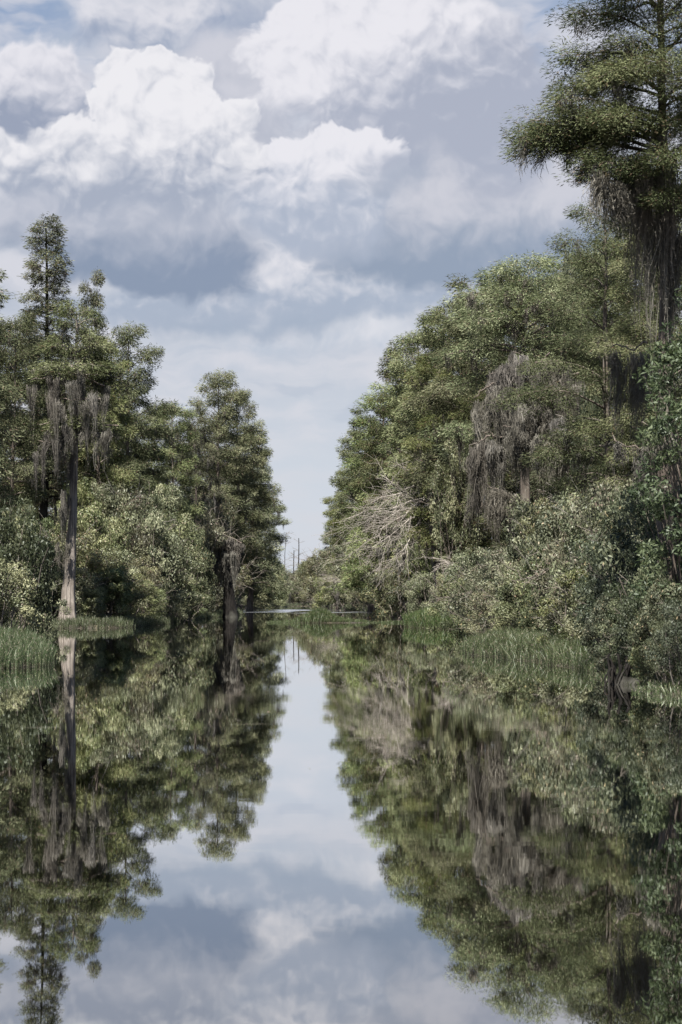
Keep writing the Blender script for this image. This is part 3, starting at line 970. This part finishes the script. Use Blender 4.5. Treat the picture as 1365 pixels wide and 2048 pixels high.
for (k, px, d, top, fat) in [('dark_a', 75, 185, 690, 0.9), ('full_a', 150, 195, 720, 0.9), ('dark_a', 245, 200, 770, 0.9), ('full_b', 305, 215, 830, 0.9), ('dark_a', 365, 235, 880, 1.0), ('dark_a', 10, 165, 680, 0.8),
                             ('dark_a', 420, 262, 860, 1.0), ('dark_a', 470, 285, 880, 1.0), ('dark_a', -40, 150, 660, 0.8), ('dark_a', 110, 160, 760, 0.8)]:
    plant(k, px, d, top, 'cypress deep in the left bank wood, partly showing between the front trees', fat, group='cypresses deep in the left bank wood')

# tall pointed spire
p2 = at(86, HORIZON, 150.0)
z2 = float(ground_z(p2.x, p2.y))
H2 = at(86, 434, 150).z - z2
t2 = thing('cypress_tree', 'tallest cypress on the left, a narrow ragged spire with dark moss round its trunk', 'tree', (p2.x, p2.y, z2))
tg, fg, mg = cypress_parts(H2, 9.0, lambda t: 2.1 * (1 - 0.55 * t) * (1.0 if t < 0.95 else 0.8), 150, moss=0.3, mossL=0.9, r0=0.45, rise=(0.35, 0.7), sag=0.7, gap=0.08, leaf=0.28, lw=0.055, m=60, sub=6, pad=0.34, ms=0.04)
link('trunk', tg.mesh('spire_trunk', True), M['char'], t2)
link('crown', fg.mesh('spire_crown'), M['cypress_dark'], t2)
link('moss_beard', mg.mesh('spire_beards'), M['moss'], t2)

# pale mossy cypress at the water's edge
D5 = 123.0
p5 = at(136, HORIZON, D5)
z5 = -0.1
H5 = at(136, 622, D5).z - z5
t5 = thing('cypress_tree', 'pale bare trunked cypress at the water on the left, hung with tiers of grey moss', 'tree', (p5.x, p5.y, z5))
tz = lambda py: at(136, py, D5).z - z5
extra = [(tz(760), a, 2.4, 0.25, 0.2) for a in (0.2, 1.4, 2.6, 3.5, 4.4, 5.4)] + [(tz(860), a, 2.5, 0.2, 0.15) for a in (0.0, 0.9, 2.3, 3.3, 4.3, 5.3)] + [(tz(700), a, 1.9, 0.3, 0.2) for a in (0.5, 1.8, 3.0, 4.1, 5.5)] + [(tz(738), a, 2.7, 0.25, 0.3) for a in (3.3, 4.0, 4.7, 5.4, 6.1)] + [(tz(842), a, 1.7, 0.22, 0.3) for a in (3.4, 4.3, 5.0, 5.9)]
tg, fg, mg = cypress_parts(H5, tz(800), dome(2.0, 0.6, 0.3), 26, moss=0.45, mossL=1.3, r0=0.42, extra=extra, ridge=0.2, flare=0.9, leaf=0.25, lw=0.05, m=70, dens=1.0, ms=0.03, pad=0.36, lean=(0.5, 0))
link('trunk', tg.mesh('pale_trunk', True), M['bark_pale'], t5)
link('crown', fg.mesh('pale_crown'), M['cypress'], t5)
link('moss_beard', mg.mesh('pale_beards'), M['moss'], t5)
o5 = (p5.x, p5.y, z5)
curtain(t5, o5, [(62, 135, 760, 745, 890, 0.9, 120.9), (135, 215, 745, 770, 880, 0.9, 120.9), (75, 140, 850, 840, 980, 0.7, 120.5), (140, 228, 845, 860, 950, 0.7, 120.5),
                 (100, 190, 800, 800, 930, 0.5, 120.2), (72, 96, 880, 885, 1060, 0.25, 120.5)], n=50, w=0.026, dens=1.5)
curtain(t5, o5, [(112, 132, 1005, 1010, 1100, 0.2, 121.9), (124, 150, 900, 900, 1010, 0.25, 122.2), (122, 150, 980, 985, 1120, 0.15, 122.3), (116, 140, 1085, 1080, 1180, 0.1, 122.2)], n=40, w=0.03, limb=False, jitter=0.36, dens=1.6)

for i, (dx_, dy_, h_) in enumerate([(-0.95, -0.5, 0.42), (0.85, -0.75, 0.34), (1.35, -0.35, 0.5), (-1.4, -0.2, 0.3), (0.3, -1.1, 0.25)]):
    kn = thing('cypress_knee', 'small woody knee poking up round the foot of the pale moss hung trunk', 'cypress knee', (p5.x + dx_, p5.y + dy_, 0.0), group='knees round the pale trunk')
    g = Geo()
    s = np.linspace(0, 1, 8)
    g.tube(np.stack([0.06 * s, 0.04 * np.sin(s * 3), -0.25 + s * (h_ + 0.25)], 1), 0.17 * (1 - s ** 1.5 * 0.72) * (h_ + 0.4), 10)
    link('knee', g.mesh('knee', True), M['bark'], kn)

# dark mossy snag standing at the bend
p6 = at(462, HORIZON, 194.0)
t6 = thing('mossy_snag', 'dark trunk at the water under a drooping cap of grey moss', 'snag', (p6.x, p6.y, -0.2))
tg, _ = trunk_geo(7.5, 0.6, 0.5, (-0.5, 0), top=0.5)
link('trunk', tg.mesh('snag_trunk', True), M['char'], t6)
curtain(t6, (p6.x, p6.y, -0.2), [(412, 440, 1085, 1068, 1150, 0.5, 193.6), (438, 480, 1066, 1085, 1165, 0.6, 193.4), (428, 474, 1100, 1105, 1195, 0.6, 193)], n=50, w=0.06, jitter=0.9, dens=2)

# ------------------------------------------------------------------ understory
def row(spec, group, labels):
    """spec: (kind, px, dist, top row, fat)."""
    for (k, px, d, top, fat), lab in zip(spec, labels):
        plant(k, px, d, top, lab, fat, group=group)


LG, RG = 'shrubs crowding the left bank', 'shrubs crowding the right bank'
cyc = ['olive_a', 'shrub_a', 'shrub_c', 'shrub_b', 'shrub_a', 'olive_b', 'shrub_b']
# left bank, three ranks climbing away from the water
SHL = ([-60, 160, 300, 350, 400, 440, 490], [119, 123, 134, 150, 178, 202, 216])
SHR = ([630, 700, 800, 840, 880, 940, 1000, 1165, 1240, 1300], [345, 290, 228, 172, 124, 104, 78, 57, 51, 46])


def ranks(sh, n, px0, px1, off, t0, t1, kinds, fat, group, lab, jit=14):
    for i in range(n):
        px = px0 + (px1 - px0) * (i + rng.uniform(0.2, 0.8)) / n
        u = (px - px0) / (px1 - px0)
        plant(kinds[(i * 3 + int(px0 + t0)) % len(kinds)], px, float(np.interp(px, *sh)) + off + rng.uniform(-1.5, 1.5), t0 + (t1 - t0) * u + rng.normal(0, jit), lab, fat * rng.uniform(0.85, 1.15), group=group)


ranks(SHL, 13, -30, 470, 4, 1150, 1165, cyc, 1.15, LG, 'low leafy shrub in the front rank along the left bank grass')
ranks(SHL, 12, -30, 460, 8, 1080, 1105, cyc, 0.85, LG, 'head high leafy shrub in the middle rank of the left bank thicket')
ranks(SHL, 11, -20, 450, 13, 1010, 1050, cyc, 0.65, LG, 'tall shrub in the back rank of the left bank thicket under the cypresses')
ranks(SHL, 9, 150, 440, 19, 950, 990, ['maple', 'olive_b', 'bay_tree', 'maple', 'olive_a'], 0.6, LG, 'leafy small tree rising behind the left bank thicket')
ranks(([470, 490, 560], [225, 290, 420]), 7, 478, 556, 4, 1150, 1165, ['olive_b', 'olive_a', 'shrub_a'], 1.1, LG, 'low brush at the foot of the far left bank beside the snags')
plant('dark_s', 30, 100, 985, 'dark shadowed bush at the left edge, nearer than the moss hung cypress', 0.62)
plant('shrub_b', 78, 112, 1150, 'pale green shrub just left of the pale moss hung trunk', 0.75)
plant('shrub_a', 5, 96, 1120, 'light green shrub under the dark bush at the left edge', 1.0)
plant('olive_a', 420, 205, 1130, 'arching olive shrub with pale dead branches beside the dark mossy trunk', 1.2)
# right bank
ranks(SHR, 10, 640, 860, 4, 1150, 1140, ['olive_a', 'shrub_b', 'olive_b', 'shrub_a'], 1.1, RG, 'low shrub at the foot of the far right bank below the cypresses')
ranks(SHR, 8, 650, 860, 10, 1100, 1060, ['olive_a', 'maple', 'olive_b', 'shrub_a'], 0.9, RG, 'taller shrub on the far right bank below the cypresses')
ranks(SHR, 5, 700, 860, 18, 1040, 1010, ['maple', 'bay_tree'], 0.7, RG, 'leafy small tree under the far right bank cypresses')
ranks(SHR, 10, 880, 1230, 4, 1165, 1150, ['shrub_a', 'shrub_b', 'olive_a', 'shrub_c'], 1.15, RG, 'low leafy shrub in the front rank behind the right bank grass')
ranks(SHR, 9, 905, 1250, 8, 1105, 1060, ['olive_b', 'shrub_b', 'olive_a', 'shrub_a'], 0.85, RG, 'head high shrub in the middle rank of the right bank thicket')
ranks(SHR, 7, 1060, 1290, 10, 985, 975, ['olive_a', 'shrub_a', 'olive_b', 'shrub_c'], 0.62, RG, 'tall shrub in the back rank of the right bank thicket under the moss')
plant('maple', 912, 128, 868, 'bright yellowish green leafy tree between the bleached dead tree and the moss curtain', 0.48)
plant('bay_tree', 1185, 88, 765, 'glossy leaved small tree with yellow leaves right of the great moss curtain', 0.34)
plant('shrub_c', 800, 176, 1120, 'deep green rounded bush at the water below the bleached dead tree', 1.1)
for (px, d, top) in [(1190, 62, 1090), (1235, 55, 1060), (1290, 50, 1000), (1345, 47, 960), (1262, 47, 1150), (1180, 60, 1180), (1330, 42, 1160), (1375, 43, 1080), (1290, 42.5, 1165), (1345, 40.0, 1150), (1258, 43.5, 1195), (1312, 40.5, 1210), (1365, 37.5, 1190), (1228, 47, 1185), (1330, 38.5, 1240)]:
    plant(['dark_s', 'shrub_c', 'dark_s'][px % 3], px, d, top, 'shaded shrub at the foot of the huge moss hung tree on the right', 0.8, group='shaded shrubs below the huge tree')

# near broad-leaved tree on the right edge
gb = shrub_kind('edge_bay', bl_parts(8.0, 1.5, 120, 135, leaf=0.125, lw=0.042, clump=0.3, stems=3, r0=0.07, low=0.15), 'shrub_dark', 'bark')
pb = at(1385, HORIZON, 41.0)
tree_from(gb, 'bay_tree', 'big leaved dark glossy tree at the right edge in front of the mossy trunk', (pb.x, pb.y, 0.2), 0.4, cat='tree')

# ------------------------------------------------------------------ dead wood
def branchy(g, p, d, ln, r, depth, bias, spread_=0.55, kids=4):
    k = 6
    s = np.linspace(0, 1, k)[:, None]
    path = p + d * ln * s + np.cumsum(rng.normal(0, 0.085, (k, 3)), 0) * ln * 0.5 * (s > 0) + bias * ln * 0.25 * s ** 2
    g.tube(path, np.linspace(r, max(0.008, r * 0.35), k), 5 if depth > 1 else 3)
    if depth <= 0: return
    for i in range(kids + (1 if depth > 1 else 0)):
        q = rng.uniform(0.25, 0.98)
        nd = unit(d + rng.normal(0, spread_, 3) + bias * 0.35)
        branchy(g, at_s(path, q), nd, ln * rng.uniform(0.45, 0.72), max(0.008, r * (1 - 0.6 * q) * 0.6), depth - 1, bias, spread_, kids)


p7 = at(880, HORIZON, 150.0)
z7 = float(ground_z(p7.x, p7.y))
t7 = thing('dead_tree', 'bleached dead tree on the right bank with a fan of bare pale branches', 'dead tree', (p7.x, p7.y, z7))
g = Geo()
zz = lambda py: at(880, py, 150).z - z7
g.tube(np.array([(0, 0, -0.3), (-0.2, -0.2, 3), (-0.6, -0.5, 6), (-1.0, -0.7, zz(985))]), [0.22, 0.18, 0.14, 0.07], 8)
link('trunk', g.mesh('dead_trunk', True), M['dead'], t7)
for (px0, py0, px1, py1, r) in [(866, 965, 770, 990, 0.09), (866, 968, 895, 930, 0.06), (866, 990, 800, 1015, 0.09), (862, 975, 745, 1040, 0.08), (860, 990, 760, 1070, 0.08), (868, 960, 830, 925, 0.05), (858, 1000, 800, 1090, 0.07), (862, 1020, 745, 1085, 0.07), (864, 1060, 780, 1110, 0.05),
                           (868, 970, 800, 960, 0.06), (862, 1005, 740, 1020, 0.05), (858, 985, 790, 1045, 0.05)]:
    a, b_ = np.array(at(px0 + 14, py0, 149.3)), np.array(at(px1 + 14, py1, 147.5 + rng.uniform(-1.5, 1.5)))
    g = Geo()
    dvec = b_ - a
    ln = np.linalg.norm(dvec)
    branchy(g, a - np.array((p7.x, p7.y, z7)), dvec / ln, ln * 0.98, r * 1.05, 3, np.array([-0.12, 0, -0.18]), 0.72, 4)
    link('branch', g.mesh('dead_branch', True), M['dead'], t7)
curtain(t7, (p7.x, p7.y, z7), [(760, 860, 1040, 1070, 1120, 0.8, 149), (740, 830, 1090, 1100, 1150, 0.8, 148.6), (790, 880, 1090, 1110, 1190, 0.8, 149.3)], n=24, w=0.05, limb=False, dens=0.6)
for (px, d, py, az, ln, lab) in [(925, 106, 1140, PI * 0.95, 1.3, 'pale dead branch jutting left over the far right grass'), (700, 255, 1165, PI * 1.05, 3.0, 'tangle of grey dead branches low over the water on the far right bank'),
                                 (1180, 88, 1040, PI * 0.8, 2.0, 'bare pale branch lying slantwise across the right bank shrubs'), (365, 172, 1145, PI * 0.95, 2.6, 'arching pale dead branches bending over the left bank shrubs')]:
    p = at(px, py, d)
    t = thing('dead_branch', lab, 'branch', p)
    g = Geo()
    for q in range(3):
        a_ = az + rng.normal(0, 0.25)
        branchy(g, np.zeros(3), np.array([math.cos(a_), -0.3, rng.uniform(-0.1, 0.5)]), ln, 0.018 + 0.009 * ln, 2, np.array([-0.1, 0, -0.35]), 0.4)
    tag(t, lab, 'branch')
    link('wood', g.mesh('dead_branch_wood', True), M['dead'], t)
for (px, d, top, r, lab) in [(597, 500, 1074, 0.22, 'broken topped black snag standing alone in the sky gap'), (566, 520, 1062, 0.13, 'thin grey dead pole just left of the broken black snag'),
                             (588, 515, 1098, 0.2, 'short dead stump close beside the broken black snag'), (659, 380, 1015, 0.12, 'thin bare dead stem against the sky by the right tree line')]:
    p = at(px, HORIZON, d)
    z = float(ground_z(p.x, p.y))
    H = at(px, top, d).z - z
    t = thing('dead_snag', lab, 'snag', (p.x, p.y, z))
    tg, cen = trunk_geo(H, r, 0.3, (0.2, 0), top=0.45)
    link('trunk', tg.mesh('dead_snag_trunk', True), M['char'], t)
    for q in range(9 if r > 0.12 else 3):
        g = Geo()
        z_ = H * rng.uniform(0.55, 0.97)
        a_ = rng.choice([0.2, PI - 0.2]) + rng.normal(0, 0.4)
        branchy(g, cen(z_), unit(np.array([math.cos(a_), math.sin(a_), rng.uniform(0.1, 0.7)])), H * rng.uniform(0.05, 0.14), 0.05, 1, np.array([0, 0, 0.1]), 0.5, 3)
        link('branch', g.mesh('snag_branch', True), M['twig'], t)

# stump and roots at the near right bank
p8 = at(1262, 1345, 42.0)
t8 = thing('root_stump', 'blackened stump with tangled roots at the water on the near right bank', 'stump', (p8.x, 42.0, 0.0))
g = Geo()
th = np.linspace(0, 2 * np.pi, 28, endpoint=False)
zs = np.linspace(-0.3, 0.14, 9)
g.tube(np.stack([0.05 * np.sin(zs * 4), 0 * zs, zs], 1), 0.26 + 0.14 * np.exp(-(zs + 0.3) * 3), 28, ridge=1 + 0.18 * np.sin(th * 6 + zs[:, None] * 3) + 0.1 * np.sin(th * 11 - zs[:, None] * 5) + rng.normal(0, 0.05, (9, 28)))
link('stump', g.mesh('stump', False), M['char'], t8)
for i in range(22):
    g = Geo()
    x0_ = rng.uniform(-0.55, 0.9)
    y0_ = rng.uniform(-0.5, 0.3)
    top_ = rng.uniform(0.25, 0.62)
    s = np.linspace(0, 1, 7)
    pth = np.stack([x0_ + rng.normal(0, 0.25) * s ** 1.5 + 0.04 * np.sin(s * 9 + i), y0_ - 0.15 * s, top_ * (1 - s) - 0.25 * s + 0.03 * np.sin(s * 7 + 2 * i)], 1)
    g.tube(pth, np.linspace(rng.uniform(0.018, 0.05), 0.012, 7), 5)
    link('root', g.mesh('root', True), M['char'], t8)

# ------------------------------------------------------------------ grass and sedge
def shore(x0, x1, y0, y1, lo, hi):
    def f(n):
        x, y = rng.uniform(x0, x1, n * 6), rng.uniform(y0, y1, n * 6)
        sd = canal_sd(x, y) + 0.35 * wob(x, y, 0.9)
        ok = (sd > lo) & (sd < hi)
        x, y = x[ok][:n], y[ok][:n]
        tx, ty = x + rng.normal(0, 0.02, len(x)), y
        return tx, ty
    return f


def tufted(base, spread_=0.12, per=9):
    def f(n):
        x, y = base(n // per)
        return np.repeat(x, per) + rng.normal(0, spread_, len(x) * per), np.repeat(y, per) + rng.normal(0, spread_, len(y) * per)
    return f


grass('sedge_grass', 'tall green sedge filling the near left bank spit', tufted(shore(-16, -6.8, 49, 88, -0.25, 6)), 46000, 0.8, 0.02)
grass('sedge_grass', 'sedge fringe round the pale moss hung trunk on the left bank', tufted(shore(-24, -10, 112, 205, -0.3, 3.0)), 42000, 0.7, 0.026)
grass('sedge_grass', 'long sedge hanging over the water along the near right bank', tufted(shore(3.5, 10, 28, 84, -0.25, 3.2)), 50000, 0.7, 0.02, lean=0.5, hf=lambda x, y: 0.38 + 0.62 * np.clip((y - 45) / 7, 0, 1))
grass('sedge_grass', 'clump of tall sedge on the right bank beside the far end of the near grass', tufted(shore(3.8, 10, 108, 150, -0.3, 3.5)), 30000, 1.15, 0.032)
grass('sedge_grass', 'sedge along the far reaches of both banks', tufted(shore(-22, 12, 190, 470, -0.3, 4)), 52000, 0.85, 0.05)


def islet(n):
    k = n // 9
    x = np.concatenate([rng.normal(-1.6, 1.0, k * 2 // 3), rng.uniform(-5.4, 4.6, k - k * 2 // 3)])
    y = 149 + rng.normal(0, 0.9, k)
    return np.repeat(x, 9) + rng.normal(0, 0.12, k * 9), np.repeat(y, 9) + rng.normal(0, 0.12, k * 9)


grass('sedge_grass', 'low green sedge islet standing in the middle of the canal', islet, 12000, 1.1, 0.03, minz=-2, hf=lambda x, y: 0.28 + 0.72 * np.exp(-((x + 1.6) / 1.5) ** 2))

# ------------------------------------------------------------------ marsh beyond the end of the canal
for i in range(34):
    d = rng.uniform(470, 900)
    px = rng.uniform(470, 740)
    plant(['olive_a', 'shrub_b', 'olive_b', 'shrub_a'][i % 4], px, d, 1197 - rng.uniform(0.010, 0.016) * 3982 * (620 / d) ** 0.6, 'shrub in the scrub beyond the end of the canal', 1.6, group='scrub beyond the end of the canal')
for i, (px, d, t_) in enumerate([(556, 466, 1128), (572, 470, 1142), (588, 468, 1150), (603, 472, 1138), (618, 466, 1120), (634, 462, 1108), (650, 455, 1098), (545, 440, 1120)]):
    plant(['olive_a', 'shrub_b', 'olive_b'][i % 3], px, d, t_, 'bushy scrub closing the far end of the canal below the dead snags', 0.8, group='scrub at the foot of the snags')
for i in range(16):
    d = rng.uniform(900, 1500)
    plant(['full_a', 'full_b', 'cone_a'][i % 3], rng.uniform(480, 720), d, 1197 - 3982 * rng.uniform(8, 14) / d, 'tree in the distant line of woods past the end of the canal', 1.3, group='distant line of woods')

# ------------------------------------------------------------------ bits afloat
g = Geo()
n = 150
fx, fy = rng.uniform(-9, 7, n), 16 + 150 * rng.uniform(0, 1, n) ** 1.3
line = rng.random(n) < 0.4
fx = np.where(line, np.round(fx / 3) * 3 + rng.normal(0, 1.0, n), fx)
ok = canal_sd(fx, fy) < -0.4
fx, fy = fx[ok], fy[ok]
k = len(fx)
a_ = rng.uniform(0, 6.28, k)
g.leaves(np.stack([fx, fy, np.full(k, 0.006)], 1), np.stack([np.cos(a_), np.sin(a_), 0 * a_], 1), np.tile(UPV, (k, 1)), rng.uniform(0.025, 0.08, k), rng.uniform(0.015, 0.045, k), rng.uniform(0.2, 1, k))
tag(link('floating_leaves', g.mesh('floating_leaves'), M['shrub_olive']), 'scattered small fallen leaves afloat on the dark canal water', 'leaf litter', kind='stuff')
